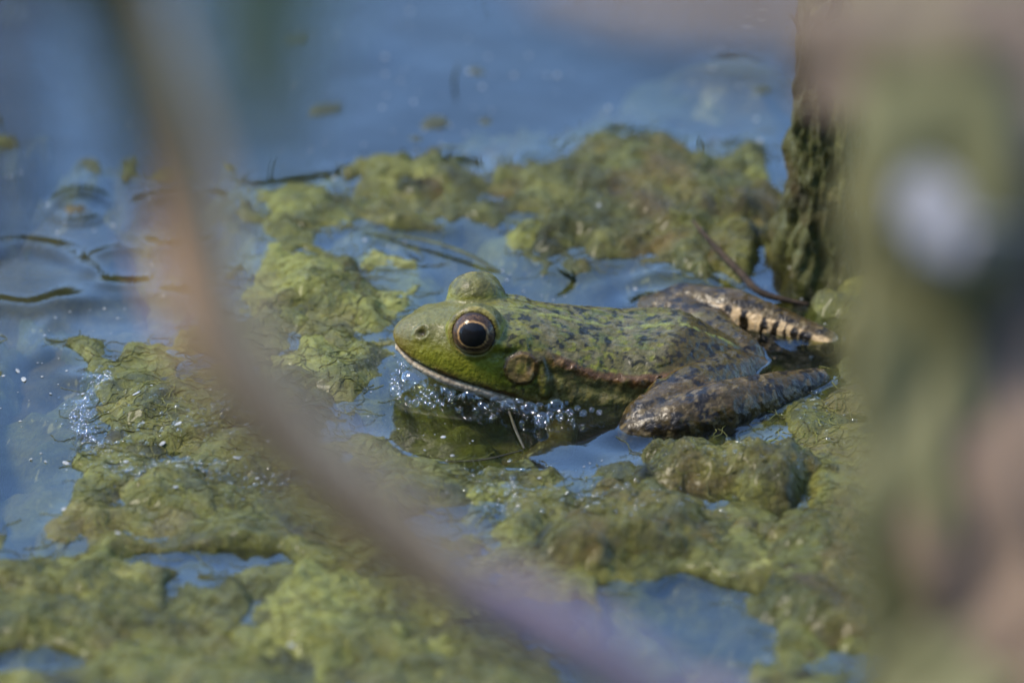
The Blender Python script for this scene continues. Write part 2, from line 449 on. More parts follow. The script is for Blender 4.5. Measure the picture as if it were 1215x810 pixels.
CLUMPS = [  # px, py, rx, ry, top, material, rot, label
    (770, 240, 165, 84, 0.50, 'olive', 4, 'broad olive algae mat risen behind the frog with brown patches'),
    (868, 285, 52, 52, 0.40, 'moss', -8, 'dark green mossy algae lump by the mossy stump behind the far hind leg'),
    (550, 224, 130, 34, 0.24, 'olive', 0, 'long low band of green algae reaching out behind the raised far eye'),
    (640, 284, 66, 20, 0.20, 'pale', 0, 'small pale algae patch ringed by blue water behind the frog back'),
    (380, 350, 120, 60, 0.30, 'pale', 8, 'pale yellow green algae sheet spread just under water ahead of the snout'),
    (365, 250, 115, 38, 0.20, 'pale', 0, 'faint sunken algae drift beyond the pale sheet ahead of the snout'),
    (400, 440, 98, 46, 0.27, 'pale', 0, 'pale drowned algae tongue between the leaning stalk and the chin froth'),
    (215, 500, 130, 52, 0.36, 'mat', -10, 'bubbly wet algae mound beside the dark side pool'),
    (260, 590, 170, 48, 0.26, 'mat', 6, 'flat glistening algae bank with white flecks below the bubbly mound'),
    (110, 725, 170, 66, 0.34, 'mat', 0, 'thick soft algae hummock beside the narrow blue puddle'),
    (430, 745, 190, 80, 0.34, 'pale', 0, 'wide yellowish algae hummock crossed by the leaning dry stalk'),
    (866, 562, 128, 38, 0.62, 'moss', -4, 'golden olive moss cushion pressed against the folded near hind leg'),
    (742, 640, 142, 56, 0.52, 'moss', 6, 'mottled yellow green algae dome above the large blue puddle'),
    (985, 700, 95, 120, 0.42, 'olive', 0, 'greyish green algae slope under the out of focus plant'),
    (962, 500, 52, 52, 0.18, 'mat', 20, 'wet pale algae rim beside the heel of the near hind leg'),
    (585, 590, 100, 28, 0.12, 'pale', 0, 'pale grey green algae strip in front of the head reflection'),
    (150, 415, 95, 34, 0.00, 'brown', 12, 'brownish sunken algae dome bulging the water above the bubbly mound'),
    (30, 335, 75, 36, -0.05, 'brown', 0, 'brown sunken algae bulge with a ring in the water over it'),
    (92, 248, 38, 15, 0.01, 'brown', 0, 'little round algae knob just under the water beyond the brown bulge'),
    (868, 78, 66, 20, 0.05, 'olive', 0, 'thin curved algae raft afloat on the blue water by the stump top'),
]
def clump_fn(k, X, Y):
    cx, cy, rx, ry, top, mk, rot, lab = CLUMPS[k]
    c = ground(cx, cy)
    sy = abs(ground(cx, cy - 10)[1] - ground(cx, cy + 10)[1]) / 20
    a = math.radians(rot); dx, dy = X - c[0], Y - c[1]
    ux, uy = dx * math.cos(a) + dy * math.sin(a), -dx * math.sin(a) + dy * math.cos(a)
    Rx, Ry = rx / 63 * 1.34, ry * sy * 1.36
    r = np.sqrt((ux / Rx) ** 2 + (uy / Ry) ** 2) + 0.30 * fbm(X / 1.4, Y / 1.7, 5 + k, 3)
    lump = 0.34 * fbm(X / 1.5, Y / 2.0, 9 + k, 2) + 0.13 * fbm(X / 0.7, Y / 0.9, 20 + k, 2) + 0.10 * fbm(X / 0.28, Y / 0.32, 33 + k, 4, 0.65)
    dome = np.where(r < 1, (1 - np.clip(r, 0, 1) ** 2.0), -(r - 1) * 1.5 - 5.0 * np.clip(r - 1.35, 0, None) ** 1.3)
    return (top + 0.5) * dome - 0.5 + lump * np.clip(dome + 0.3, 0, 1) * (0.35 + top) * 0.9

if True:
    HB = base_height(AX, AY)
    HT = HB.copy()
    V = np.stack([AX, AY, HB], -1).reshape(-1, 3)
    kp = HB > -2.2; kp = kp[:-1, :-1] & kp[1:, 1:] & kp[1:, :-1] & kp[:-1, 1:]
    V, q = compact(V, grid_quads(*AX.shape, kp))
    o = obj('algae_carpet', mesh('algae_carpet', V, None, M['mat'], quads=q))
    tag(o, 'green filamentous algae carpet lying under and at the pond surface', 'algae', kind='stuff')
    for k, (cx, cy, rx, ry, top, mk, rot, lab) in enumerate(CLUMPS):
        c = ground(cx, cy); sy = abs(ground(cx, cy - 10)[1] - ground(cx, cy + 10)[1]) / 20
        bx, by = rx / 63 * 1.9 + 0.6, ry * sy * 1.9 + 0.6
        st = 0.055 if by * bx < 14 else 0.07
        xs = np.arange(c[0] - bx, c[0] + bx, st); ys = np.arange(c[1] - by, c[1] + by, st)
        X, Y = np.meshgrid(xs, ys)
        H = clump_fn(k, X, Y)
        HBx = base_height(X, Y)
        keep = (H > np.maximum(HBx - 0.35, -1.9))
        keep = keep[:-1, :-1] & keep[1:, :-1] & keep[:-1, 1:] & keep[1:, 1:]
        q = grid_quads(*X.shape, keep)
        V = np.stack([X - c[0], Y - c[1], H], -1).reshape(-1, 3)
        V, q = compact(V, q)
        o = obj('algae_clump', mesh('algae_clump', V, None, M[mk], quads=q), None, (c[0], c[1], 0))
        tag(o, lab, 'algae clump', 'algae clumps at the pond surface')
        HT = np.maximum(HT, clump_fn(k, AX, AY))

# ------------------------------------------------------------------ the frog
def AXY(x):                                  # the trunk swings a little away behind the head
    return 0.11 * np.maximum(np.asarray(x, float) - 0.3, 0) - 0.04

STA = np.array([  # x, top, half width, z of widest, bottom, squareness
    [-2.24, 0.98, 0.06, 0.93, 0.88, 2.0], [-2.20, 1.08, 0.20, 0.90, 0.76, 2.0], [-2.10, 1.18, 0.34, 0.86, 0.62, 2.1],
    [-1.90, 1.29, 0.53, 0.78, 0.42, 2.2], [-1.60, 1.38, 0.73, 0.70, 0.20, 2.3], [-1.20, 1.44, 0.92, 0.62, 0.02, 2.4],
    [-0.70, 1.50, 1.08, 0.56, -0.14, 2.4], [-0.20, 1.50, 1.20, 0.52, -0.28, 2.3], [0.30, 1.40, 1.26, 0.46, -0.42, 2.3],
    [0.90, 1.24, 1.28, 0.20, -0.58, 2.5], [1.50, 1.08, 1.36, 0.02, -0.72, 2.6], [2.10, 0.95, 1.42, -0.06, -0.80, 2.6],
    [2.60, 0.95, 1.36, 0.10, -0.80, 2.6], [3.00, 0.99, 1.24, 0.12, -0.76, 2.5], [3.30, 0.96, 1.08, 0.12, -0.70, 2.3],
    [3.70, 0.76, 0.86, 0.06, -0.60, 2.2], [4.20, 0.46, 0.62, -0.02, -0.48, 2.1], [4.65, 0.22, 0.38, -0.06, -0.34, 2.0],
    [4.90, 0.04, 0.12, -0.06, -0.16, 2.0]])
NS, NA = 90, 56
xs = STA[0, 0] + (STA[-1, 0] - STA[0, 0]) * (0.5 - 0.5 * np.cos(np.linspace(0, math.pi, NS)))
par = [np.interp(xs, STA[:, 0], STA[:, k]) for k in range(1, 6)]
bv, bf = [], []
for k in range(NS):
    t, hw, zw, b, n = [p[k] for p in par]
    roll = math.radians(5.0) * float(sstep(0.2, 2.0, xs[k]))
    for j in range(NA):
        a = 2 * math.pi * j / NA
        s_, c_ = math.sin(a), math.cos(a)
        y = hw * math.copysign(abs(s_) ** (2 / n), s_)
        z = zw + ((t - zw) if c_ > 0 else (zw - b)) * math.copysign(abs(c_) ** (2 / n), c_)
        y, z = y * math.cos(roll) - 0, z + y * math.sin(roll)
        bv.append((xs[k], y + float(AXY(xs[k])), z))
bf += [(k * NA + j, k * NA + (j + 1) % NA, (k + 1) * NA + (j + 1) % NA, (k + 1) * NA + j) for k in range(NS - 1) for j in range(NA)]
bf += [tuple(range(NA))[::-1], tuple((NS - 1) * NA + j for j in range(NA))]
bv = [np.array(bv)]

def put(v, f):
    global bf
    b = sum(len(q) for q in bv); bv.append(v); bf += [tuple(i + b for i in q) for q in f]

def limb(pts, rad, flat=1.0):
    P, R = np.array(pts, float), np.array(rad, float)
    for k in range(len(P) - 1):
        L = np.linalg.norm(P[k + 1] - P[k]); m = max(2, int(L / 0.09))
        for s in range(m + (k == len(P) - 2)):
            t = s / m
            r = R[k] * (1 - t) + R[k + 1] * t
            put(*uvsphere(P[k] * (1 - t) + P[k + 1] * t, (r, r, r * flat), 12, 8))

EYE = {}
for s in (-1, 1):
    ey = 0.0 if s < 0 else 0.02
    put(*uvsphere((-0.66, s * 0.60 - 0.04 + ey, 1.34), (0.56, 0.47, 0.50), 24, 16))        # brow dome
    put(*uvsphere((-0.15, s * 0.62 - 0.04, 1.10), (0.70, 0.42, 0.30), 18, 12))
    EYE[s] = (np.array([-0.70, s * 0.80 - 0.04, 1.37]), np.array([-0.10, s * 0.93, 0.33]))
# near hind leg: hip, knee, heel; then far hind leg
limb([(4.1, 0.05, -0.05), (3.4, -0.95, 0.02), (2.55, -1.85, -0.02), (2.30, -2.08, -0.06)], [0.55, 0.64, 0.52, 0.34])
limb([(2.28, -2.20, -0.08), (3.05, -2.06, 0.02), (3.9, -1.62, 0.08), (4.9, -0.92, 0.06), (5.75, -0.22, 0.0)], [0.32, 0.54, 0.60, 0.46, 0.27])
limb([(5.75, -0.18, -0.05), (4.9, -1.2, -0.45), (4.2, -1.9, -0.7)], [0.24, 0.20, 0.16])
limb([(4.3, 0.75, -0.05), (3.7, 1.75, -0.02), (2.9, 2.65, 0.0), (2.65, 2.85, -0.04)], [0.52, 0.54, 0.42, 0.30])
limb([(2.65, 2.86, -0.03), (3.3, 2.78, 0.10), (4.2, 2.36, 0.16), (5.2, 1.85, 0.08), (6.0, 1.45, -0.02)], [0.30, 0.44, 0.47, 0.36, 0.25])
limb([(6.0, 1.45, -0.06), (5.2, 2.5, -0.45), (4.5, 3.2, -0.7)], [0.24, 0.20, 0.16])
for (hx, hy, dr) in ((4.2, -1.9, -1), (4.5, 3.2, 1)):                       # hind toes, spread under water
    for q in range(5):
        a = math.radians(200 + (q - 2) * 16); L = (0.8, 1.1, 1.4, 1.9, 1.3)[q]
        d = np.array([math.cos(a), -dr * math.sin(a) * -1, 0]) * L
        h0 = np.array([hx, hy, -0.7])
        limb([h0, h0 + d * 0.5 + (0, 0, -0.03), h0 + d + (0, 0, -0.12)], [0.11, 0.085, 0.06])
for s in (-1, 1):                                                           # arms, elbow out, hands under the surface
    sh = np.array([0.95, s * 0.95, -0.42]); el = np.array([0.95, s * 1.85, -0.55]); wr = np.array([0.25, s * 2.2, -0.66])
    limb([sh, el], [0.34, 0.25]); limb([el, el * 0.5 + wr * 0.5 + (0, 0, 0.05), wr], [0.25, 0.23, 0.15])
    hd = wr + np.array([-0.20, s * 0.02, -0.14]); limb([wr, hd], [0.15, 0.17], 0.7)
    for q in range(4):
        a = math.radians((-42, -14, 14, 44)[q]); L = (0.50, 0.62, 0.68, 0.5)[q]
        d = np.array([-math.cos(a), s * math.sin(a), 0]) * L
        limb([hd + d * 0.15, hd + d * 0.6 + (0, 0, 0.02), hd + d + (0, 0, -0.10)], [0.085, 0.075, 0.055])

tmp = bpy.data.meshes.new('tmp')
tmp.from_pydata([tuple(p) for p in np.vstack(bv)], [], bf)
to = bpy.data.objects.new('tmp', tmp); COL.objects.link(to)
rm = to.modifiers.new('r', 'REMESH'); rm.mode = 'VOXEL'; rm.voxel_size = 0.034; rm.adaptivity = 0
sm = to.modifiers.new('s', 'SMOOTH'); sm.factor = 0.5; sm.iterations = 9
dg = bpy.context.evaluated_depsgraph_get()
ev = to.evaluated_get(dg).to_mesh()
nv = len(ev.vertices)
FV = np.empty(nv * 3, np.float32); ev.vertices.foreach_get('co', FV); FV = FV.reshape(-1, 3).astype(float)
FN = np.empty(nv * 3, np.float32); ev.vertex_normals.foreach_get('vector', FN); FN = FN.reshape(-1, 3).astype(float)
FQ = np.empty(len(ev.loops), np.int32); ev.loops.foreach_get('vertex_index', FQ)
if len(FQ) != 4 * len(ev.polygons):
    FQ = None; FP = [tuple(p.vertices) for p in ev.polygons]
else: FQ = FQ.reshape(-1, 4)
to.evaluated_get(dg).to_mesh_clear()
bpy.data.objects.remove(to); bpy.data.meshes.remove(tmp)

def dpoly(P, line, arc=False):
    """distance of points P to a polyline (and the place along it, 0..1)"""
    L = np.asarray(line, float); best = np.full(len(P), 1e9); where = np.zeros(len(P))
    for k in range(len(L) - 1):
        d = L[k + 1] - L[k]; t = np.clip((P - L[k]) @ d / (d @ d), 0, 1)
        q = np.linalg.norm(P - (L[k] + t[:, None] * d), axis=1)
        m = q < best; best[m] = q[m]; where[m] = (k + t[m]) / (len(L) - 1)
    return (best, where) if arc else best

x, y, z = FV.T
yc = y - AXY(x)
g_ = lambda d, s: np.exp(-(d / s) ** 2)
paint = np.zeros((nv, 3)); disp = np.zeros(nv)
def blend(mask, col):
    global paint
    m = np.clip(mask, 0, 1)[:, None]; paint = paint * (1 - m) + np.asarray(col) * m
n_f = fbm(x * 6, y * 6, z * 6, 3); n_m = fbm(x * 2.2, y * 2.2, z * 2.2, 3); n_s = perlin(x * 4.2 + 9, y * 4.2, z * 4.2)
leg = ((np.abs(yc) > 1.42) & (x > 1.8)) | (x > 4.3)
top = sstep(0.1, 0.75, FN[:, 2])

# base coat
blend(np.ones(nv), (0.115, 0.118, 0.030))
blend(top * sstep(-0.6, 0.2, x), (0.098, 0.094, 0.040))
blend(sstep(-0.05, 0.5, n_m) * 0.55 * sstep(-0.3, 0.3, x), (0.060, 0.090, 0.014))
headw = 1 - sstep(-0.3, 0.55, x)
blend(headw, (0.190, 0.215, 0.030))
blend(headw * (1 - sstep(-2.2, -1.5, x)) * 0.8, (0.150, 0.120, 0.048))
blend(headw * top * 0.85, (0.118, 0.122, 0.058))
# trunk marbling
sp = sstep(0.12, 0.34, n_f) * sstep(-0.5, 0.1, x)
blend(sp * 0.95, (0.016, 0.015, 0.006))
yl = sstep(0.22, 0.45, fbm(x * 5 + 30, y * 5, z * 5, 2)) * sstep(-0.4, 0.2, x)
blend(yl * 0.7, (0.165, 0.185, 0.028))
gr = sstep(0.20, 0.40, fbm(x * 3.4 + 50, y * 6, z * 3.4, 3)) * sstep(-0.1, 0.5, x) * top
blend(gr * 0.7, (0.135, 0.130, 0.105))
sp2 = sstep(0.42, 0.58, n_s) * sstep(0.3, 0.9, x) * top
blend(sp2, (0.016, 0.017, 0.009))
# hind part turns dark brown
rear = sstep(2.9, 3.4, x - 0.25 * yc + 0.25 * n_m)
blend(rear, (0.066, 0.052, 0.012))
blend(rear * sstep(0.15, 0.45, n_f), (0.015, 0.012, 0.006))
lg = np.where(leg, 1.0, 0.0)
blend(lg, (0.052, 0.038, 0.013))
blend(lg * sstep(0.0, 0.3, n_m) * 0.8, (0.075, 0.054, 0.026))
blend(lg * sstep(0.10, 0.26, fbm(x * 2.6 + 4, y * 2.6, z * 2.6, 4)) * 0.95, (0.013, 0.010, 0.006))
blend(lg * sstep(0.30, 0.45, fbm(x * 6 + 14, y * 6, z * 6, 2)) * 0.7, (0.15, 0.12, 0.08))
blend(np.where((np.abs(yc) > 1.3) & (x < 1.5), 0.9, 0), (0.070, 0.060, 0.022))
# pale belly and throat
belly = sstep(0.0, 0.5, -FN[:, 2]) * (1 - lg)
blend(belly * 0.9, (0.34, 0.31, 0.22))
# far shank: cream with black bars on the side that faces the body
SH = np.array([(2.9, 2.82, 0.05), (4.2, 2.36, 0.16), (5.2, 1.85, 0.08), (5.9, 1.5, 0.0)])
d, u = dpoly(FV, SH, True)
side = (d < 0.62) & (y > 1.25)
cream = np.where(side, sstep(0.0, 0.25, -FN[:, 1] + 0.1 * n_m) * (1 - sstep(0.62, 0.80, FN[:, 2] + 0.1 * n_f)), 0)
blend(cream * sstep(0.16, 0.24, u), (0.56, 0.44, 0.38))
bars = np.zeros(nv)
for uc, wd in ((0.22, 0.045), (0.335, 0.02), (0.44, 0.042), (0.565, 0.026), (0.66, 0.026), (0.74, 0.022), (0.82, 0.028), (0.90, 0.035)):
    bars = np.maximum(bars, 1 - sstep(0.7, 1.15, np.abs(u - uc + 0.045 * n_m + 0.012 * n_f) / (wd * (1 + 0.7 * n_s))))
blend(cream * bars, (0.014, 0.011, 0.007))
flank = sstep(0.65, 0.35, FN[:, 2]) * sstep(0.4, 0.9, x) * (1 - sstep(2.8, 3.3, x)) * (1 - lg) * (z < 0.95)
blend(flank * 0.85, (0.20, 0.19, 0.095))
blend(flank * sstep(0.05, 0.35, n_f) * 0.7, (0.055, 0.055, 0.025))
blend(flank * sstep(0.15, 0.4, fbm(x * 5 + 60, y * 5, z * 5, 2)) * 0.6, (0.30, 0.27, 0.19))
# light stripe down the back
DS = np.array([(-0.55, -0.04, 1.52), (0.1, -0.04, 1.45), (0.9, 0.02, 1.22), (2.1, 0.16, 0.95), (3.0, 0.26, 0.99), (3.5, 0.31, 0.86), (4.3, 0.40, 0.42)])
d = np.abs(yc - 0.05 * n_m)
st = (1 - sstep(0.03, 0.075, d)) * (FN[:, 2] > 0.1) * sstep(-0.6, -0.2, x) * (1 - sstep(4.0, 4.4, x)) * (1 - lg)
st = st * sstep(-0.35, 0.25, n_f + 0.4 * n_m + 0.12); blend(st * 0.75, (0.20, 0.235, 0.09)); disp += 0.012 * st
for s in (-1, 1):
    # fold along the flank
    F = np.array([(-0.05, s * 0.98 - 0.04, 1.20), (0.6, s * 1.08, 1.00), (1.5, s * 1.26 + 0.09, 0.66), (2.3, s * 1.30 + 0.18, 0.48), (3.0, s * 1.20 + 0.26, 0.40), (3.4, s * 1.0 + 0.3, 0.42)])
    d, u = dpoly(FV, F, True)
    k = g_(d + 0.03 * n_m, 0.14) * (1 + 0.5 * n_f)
    disp += 0.085 * k * sstep(0.02, 0.3, u) * (1 - sstep(0.93, 1.0, u)); disp -= 0.02 * g_(d - 0.30, 0.10) * (FN[:, 2] < 0.75) * (x < 3.1) * (x > 0.2)
    blend((1 - sstep(0.09, 0.17, d + 0.05 * n_f)) * sstep(0.12, 0.3, u), (0.085, 0.046, 0.020))
    blend((1 - sstep(0.06, 0.12, d)) * sstep(0.12, 0.3, u) * sstep(0.15, 0.5, perlin(x * 9, y * 9, z * 9)), (0.20, 0.13, 0.08))
    blend((1 - sstep(0.03, 0.09, np.abs(d - 0.19))) * 0.6 * (z < F[2][2] + 0.35) * sstep(0.1, 0.2, u) * 0.7 * (FN[:, 2] < 0.6), (0.014, 0.012, 0.008))
    # ridge from the eye over the ear drum and down
    R = np.array([(-0.34, s * 1.02 - 0.04, 1.22), (0.10, s * 1.10 - 0.04, 1.16), (0.48, s * 1.18, 0.98), (0.62, s * 1.24, 0.62), (0.62, s * 1.26, 0.30)])
    d, u = dpoly(FV, R, True); disp += 0.055 * g_(d, 0.08) - 0.035 * g_(d - 0.16, 0.06) * (x > 0.3)
    blend((1 - sstep(0.03, 0.09, np.abs(d - 0.10))) * (x > 0.3) * 0.6, (0.045, 0.042, 0.016))
    # ear drum
    T = np.array((0.17, s * 1.20 - 0.04, 0.80)); d = np.linalg.norm(FV - T, axis=1)
    ok = (s * yc > 0.6)
    disp += ok * (-0.03 * g_(d - 0.34, 0.06) + 0.02 * g_(d - 0.27, 0.06) - 0.012 * (1 - sstep(0.1, 0.25, d)))
    blend(ok * (1 - sstep(0.26, 0.33, d)) * (0.95 + 0.3 * n_f), (0.20, 0.145, 0.085))
    blend(ok * (1 - sstep(0.05, 0.20, d + 0.06 * n_f)) * 0.7, (0.21, 0.21, 0.06))
    blend(ok * (1 - sstep(0.02, 0.05, np.abs(d - 0.30 + 0.025 * n_f))) * 0.9, (0.060, 0.036, 0.016))
    # mouth: pale upper lip edge, brown line, cut, pale lower jaw
    Mo = np.array([(-2.26, s * 0.0, 0.80), (-2.12, s * 0.26 - 0.02, 0.72), (-1.75, s * 0.62 - 0.03, 0.60), (-1.38, s * 0.84 - 0.04, 0.50), (-0.59, s * 1.10 - 0.04, 0.34), (0.10, s * 1.22 - 0.04, 0.16), (0.62, s * 1.26, 0.00)])
    ok = (s * yc > -0.1)
    d, u = dpoly(FV, Mo, True)
    zl = np.interp(x, Mo[:, 0], Mo[:, 2])
    below = sstep(0.0, 0.06, zl - z) * (x < 0.75) * ok * (np.abs(yc) < 1.34) * (1 - sstep(0.35, 0.75, x)) * (1 - sstep(0.7, 0.9, d))
    disp += ok * (-0.05 * g_(d, 0.04)) + 0.04 * below * g_(d - 0.16, 0.12)
    lip = ok * (1 - sstep(0.10, 0.24, d)) * (z > zl) * (x < 0.8)
    blend(lip * sstep(0.10, 0.6, u) * 0.85, (0.24, 0.23, 0.055))
    blend(lip * sstep(0.80, 0.95, u), (0.32, 0.26, 0.12))
    blend(ok * g_(d - 0.06 * (z > zl), 0.06) * (x < 0.5) * sstep(-0.3, 0.3, n_m + 0.2), (0.10, 0.052, 0.020))
    blend(below * (1 - sstep(0.9, 1.2, d)), (0.66, 0.60, 0.74))
    blend(below * sstep(0.0, 0.3, n_f) * 0.6, (0.28, 0.24, 0.28))
    blend(ok * g_(d, 0.03), (0.03, 0.02, 0.012))
    # nostril
    N = np.array((-1.66, s * 0.46 - 0.04, 1.17)); d = np.linalg.norm((FV - N) * (0.8, 1, 1), axis=1)
    disp += -0.09 * g_(d, 0.065) + 0.035 * g_(d - 0.13, 0.05)
    blend(g_(d, 0.085) * 1.2, (0.022, 0.016, 0.010))
    # pale canthal line from eye to snout, and lids round the eye
    C_ = np.array([(-1.2, s * 0.55 - 0.04, 1.36), (-1.62, s * 0.36 - 0.04, 1.33)]); d = dpoly(FV, C_)
    disp += 0.03 * g_(d, 0.12)
    E, A = EYE[s]; A = A / np.linalg.norm(A)
    rel = FV - E; al = rel @ A; rad = np.linalg.norm(rel - al[:, None] * A, axis=1)
    front = (al > -0.25) & (np.linalg.norm(rel, axis=1) < 0.75)
    disp += front * 0.05 * g_(rad - 0.45, 0.05)
    blend(front * (1 - sstep(0.02, 0.055, np.abs(rad - 0.43))) * 0.9, (0.24, 0.22, 0.085))
    blend(front * (rad < 0.40), (0.03, 0.02, 0.01))
    lid = (np.linalg.norm(FV - (-0.66, s * 0.60 - 0.04, 1.34), axis=1) < 0.72) & (z > 1.55)
    blend(lid * sstep(-0.2, 0.25, n_f) * 0.7, (0.062, 0.066, 0.024))
# skin grain
disp += 0.012 * fbm(x * 7, y * 7, z * 7, 2) * sstep(-0.6, 0.3, x) + 0.018 * np.clip(perlin(x * 5 + 3, y * 5, z * 5), 0, 1) * sstep(0.2, 1.0, x)
FV2 = FV + FN * disp[:, None]
# the socket: skin never covers the front of the eyeball
for s in (-1, 1):
    E, A = EYE[s]; A = A / np.linalg.norm(A)
    rel = FV2 - E; dd = np.linalg.norm(rel, axis=1); al = rel @ A
    rad = np.linalg.norm(rel - al[:, None] * A, axis=1)
    m = (al > 0) & (rad < 0.385) & (dd < 0.8)
    FV2[m] = E + rel[m] * (0.30 / np.maximum(dd[m], 1e-6))[:, None]

frog = empty('frog', (1.0, 0.2, -0.8))
org = np.array((1.0, 0.2, -0.8))
tag(frog, 'green and brown spotted frog half afloat among the algae', 'frog')
fm = mesh('body', FV2 - org, None if FQ is not None else FP, M['frog'], cols=np.clip(paint * (0.69, 0.60, 0.33), 0, 1), quads=FQ)
obj('body', fm, frog)
for s in (-1, 1):
    E, A = EYE[s]; A = A / np.linalg.norm(A)
    R_ = 0.425
    v, f = uvsphere((0, 0, 0), 1.0, 64, 48)
    ang = np.degrees(np.arccos(np.clip(v @ A, -1, 1)))
    hx = np.cross(A, (0, 0, 1)); hx /= np.linalg.norm(hx); vy = np.cross(hx, A)
    a2 = np.degrees(np.hypot(np.arcsin(np.clip(v @ hx, -1, 1)) * 0.92, np.arcsin(np.clip(v @ vy, -1, 1)) * 1.06))
    a2 = np.where(ang > 90, 180, a2)
    c = np.zeros((len(v), 3)) + (0.018, 0.010, 0.006)
    n = perlin(v[:, 0] * 9, v[:, 1] * 9, v[:, 2] * 9)
    gold = np.clip(np.abs(n) * 1.6, 0, 1)[:, None] * (a2 < 60)[:, None]; c = c * (1 - gold * 0.5) + np.array((0.16, 0.085, 0.035)) * gold * 0.5
    low = (sstep(0.35, 0.7, -(v @ vy)) * sstep(50, 56, a2) * 0.8)[:, None]; c = c * (1 - low) + np.array((0.20, 0.15, 0.08)) * low
    ring = (1 - sstep(1.0, 3.5, np.abs(a2 - 37)))[:, None]; c = c * (1 - ring) + np.array((0.30, 0.17, 0.06)) * ring
    pup = (1 - sstep(33, 36, a2))[:, None]; c = c * (1 - pup) + np.array((0.004, 0.004, 0.005)) * pup
    rim = sstep(64, 70, a2)[:, None]; c = c * (1 - rim) + np.array((0.025, 0.018, 0.010)) * rim
    eo = obj('eye', mesh('eye', v * R_, f, M['eye'], cols=c), frog, E - org)
    pv, pf = [A * R_ * 1.004], []
    for i in range(1, 11):
        for j in range(40):
            ph = 2 * math.pi * j / 40; al = math.radians(34.0) * i / 10
            dv = math.cos(ph) / 0.92 * hx + math.sin(ph) / 1.06 * vy
            d_ = math.cos(al) * A + math.sin(al) * dv; pv.append(d_ / np.linalg.norm(d_) * R_ * (1.004 - 0.004 * (i == 10)))
    pf = [(0, 1 + j, 1 + (j + 1) % 40) for j in range(40)] + [(1 + i * 40 + j, 41 + i * 40 + j, 41 + i * 40 + (j + 1) % 40, 1 + i * 40 + (j + 1) % 40) for i in range(9) for j in range(40)]
    obj('pupil', mesh('pupil', np.array(pv), pf, M['eye'], cols=np.zeros((len(pv), 3)) + 0.004), eo)

# ------------------------------------------------------------------ water
def blur(h, sx, sy):
    def k1(a, s, ax):
        r = int(3 * s) + 1; t = np.arange(-r, r + 1); k = np.exp(-0.5 * (t / s) ** 2); k /= k.sum()
        p = np.pad(a, [(r, r) if i == ax else (0, 0) for i in range(2)], mode='edge')
        n = a.shape[ax]
        return sum(k[i] * np.take(p, np.arange(i, i + n), axis=ax) for i in range(2 * r + 1))
    return k1(k1(h, sx, 1), sy, 0)
HS = blur(HT, 4, 4.5)
HL = blur(HT, 7, 8)

wx = spaced(-420, 420, X0, X1 - ST, ST, 1.35); wy = spaced(-340, 420, Y0, Y1 - ST, ST, 1.35)
WX, WY = np.meshgrid(wx, wy)
def sample(H, X, Y, fill):
    i = np.clip((X - X0) / ST, 0, H.shape[1] - 1.001); j = np.clip((Y - Y0) / ST, 0, H.shape[0] - 1.001)
    i0, j0 = i.astype(int), j.astype(int); fi, fj = i - i0, j - j0
    r = H[j0, i0] * (1 - fi) * (1 - fj) + H[j0, i0 + 1] * fi * (1 - fj) + H[j0 + 1, i0] * (1 - fi) * fj + H[j0 + 1, i0 + 1] * fi * fj
    inside = (X > X0) & (X < X1 - ST) & (Y > Y0) & (Y < Y1 - ST)
    return np.where(inside, r, fill)
hs = sample(HS, WX, WY, -6.0); hl = sample(HL, WX, WY, -6.0)
near = np.exp(-((WX / 40) ** 2 + (WY / 40) ** 2))
WZ = 0.032 * sstep(-0.30, 0.10, hs) + 0.015 * sstep(-0.6, 0.0, hl)
WZ += (0.032 * fbm(WX / 2.8, WY / 3.6, 0.4, 2) + 0.0035 * perlin(WX / 0.6, WY / 0.7, 2.0)) * near
for (cx, cy, rx, amp) in ((95, 246, 34, 0.05), (30, 330, 70, 0.075), (150, 400, 100, 0.08), (500, 322, 95, 0.03), (790, 352, 46, 0.022), (215, 262, 60, 0.045), (150, 318, 42, 0.035)):
    c = ground(cx, cy); sy = abs(ground(cx, cy - 10)[1] - ground(cx, cy + 10)[1]) / 20
    r = np.hypot(WX - c[0], (WY - c[1]) * 0.8) / (rx / 63) + 0.12 * perlin(WX / 0.9, WY / 0.9, cx)
    WZ += amp * (0.75 + 0.6 * perlin(WX / 1.3, WY / 1.3, cx + 4)) * np.exp(-((r - 1) / 0.23) ** 2) - 0.3 * amp * np.exp(-(r / 0.7) ** 2)
# the water climbs a little where it touches the frog, and small rings run out from it
ring = FV2[(np.abs(FV2[:, 2] - 0.02) < 0.05)]
ring = ring[::max(1, len(ring) // 900), :2]
ii = np.where((WX > -4.5) & (WX < 8) & (WY > -4.5) & (WY < 5))
P = np.stack([WX[ii], WY[ii]], -1).astype(np.float32); D = np.full(len(P), 9.0, np.float32)
for k in range(0, len(ring), 60):
    r_ = ring[k:k + 60].astype(np.float32)
    D = np.minimum(D, np.sqrt(((P[:, None, :] - r_[None]) ** 2).sum(-1)).min(1))
WZ[ii] += 0.085 * np.exp(-D / 0.13) + 0.010 * np.sin(D * 7.5) * np.exp(-D / 1.0) * (D > 0.12)
pw = obj('pond_water', mesh('pond_water', np.stack([WX, WY, WZ], -1).reshape(-1, 3), None, M['water'], quads=grid_quads(*WX.shape)))
tag(pw, 'clear pond water mirroring the blue sky', 'water', kind='structure')
def wz(x, y):
    i = np.clip(np.searchsorted(wx, x), 0, len(wx) - 1); j = np.clip(np.searchsorted(wy, y), 0, len(wy) - 1)
    return float(WZ[j, i])

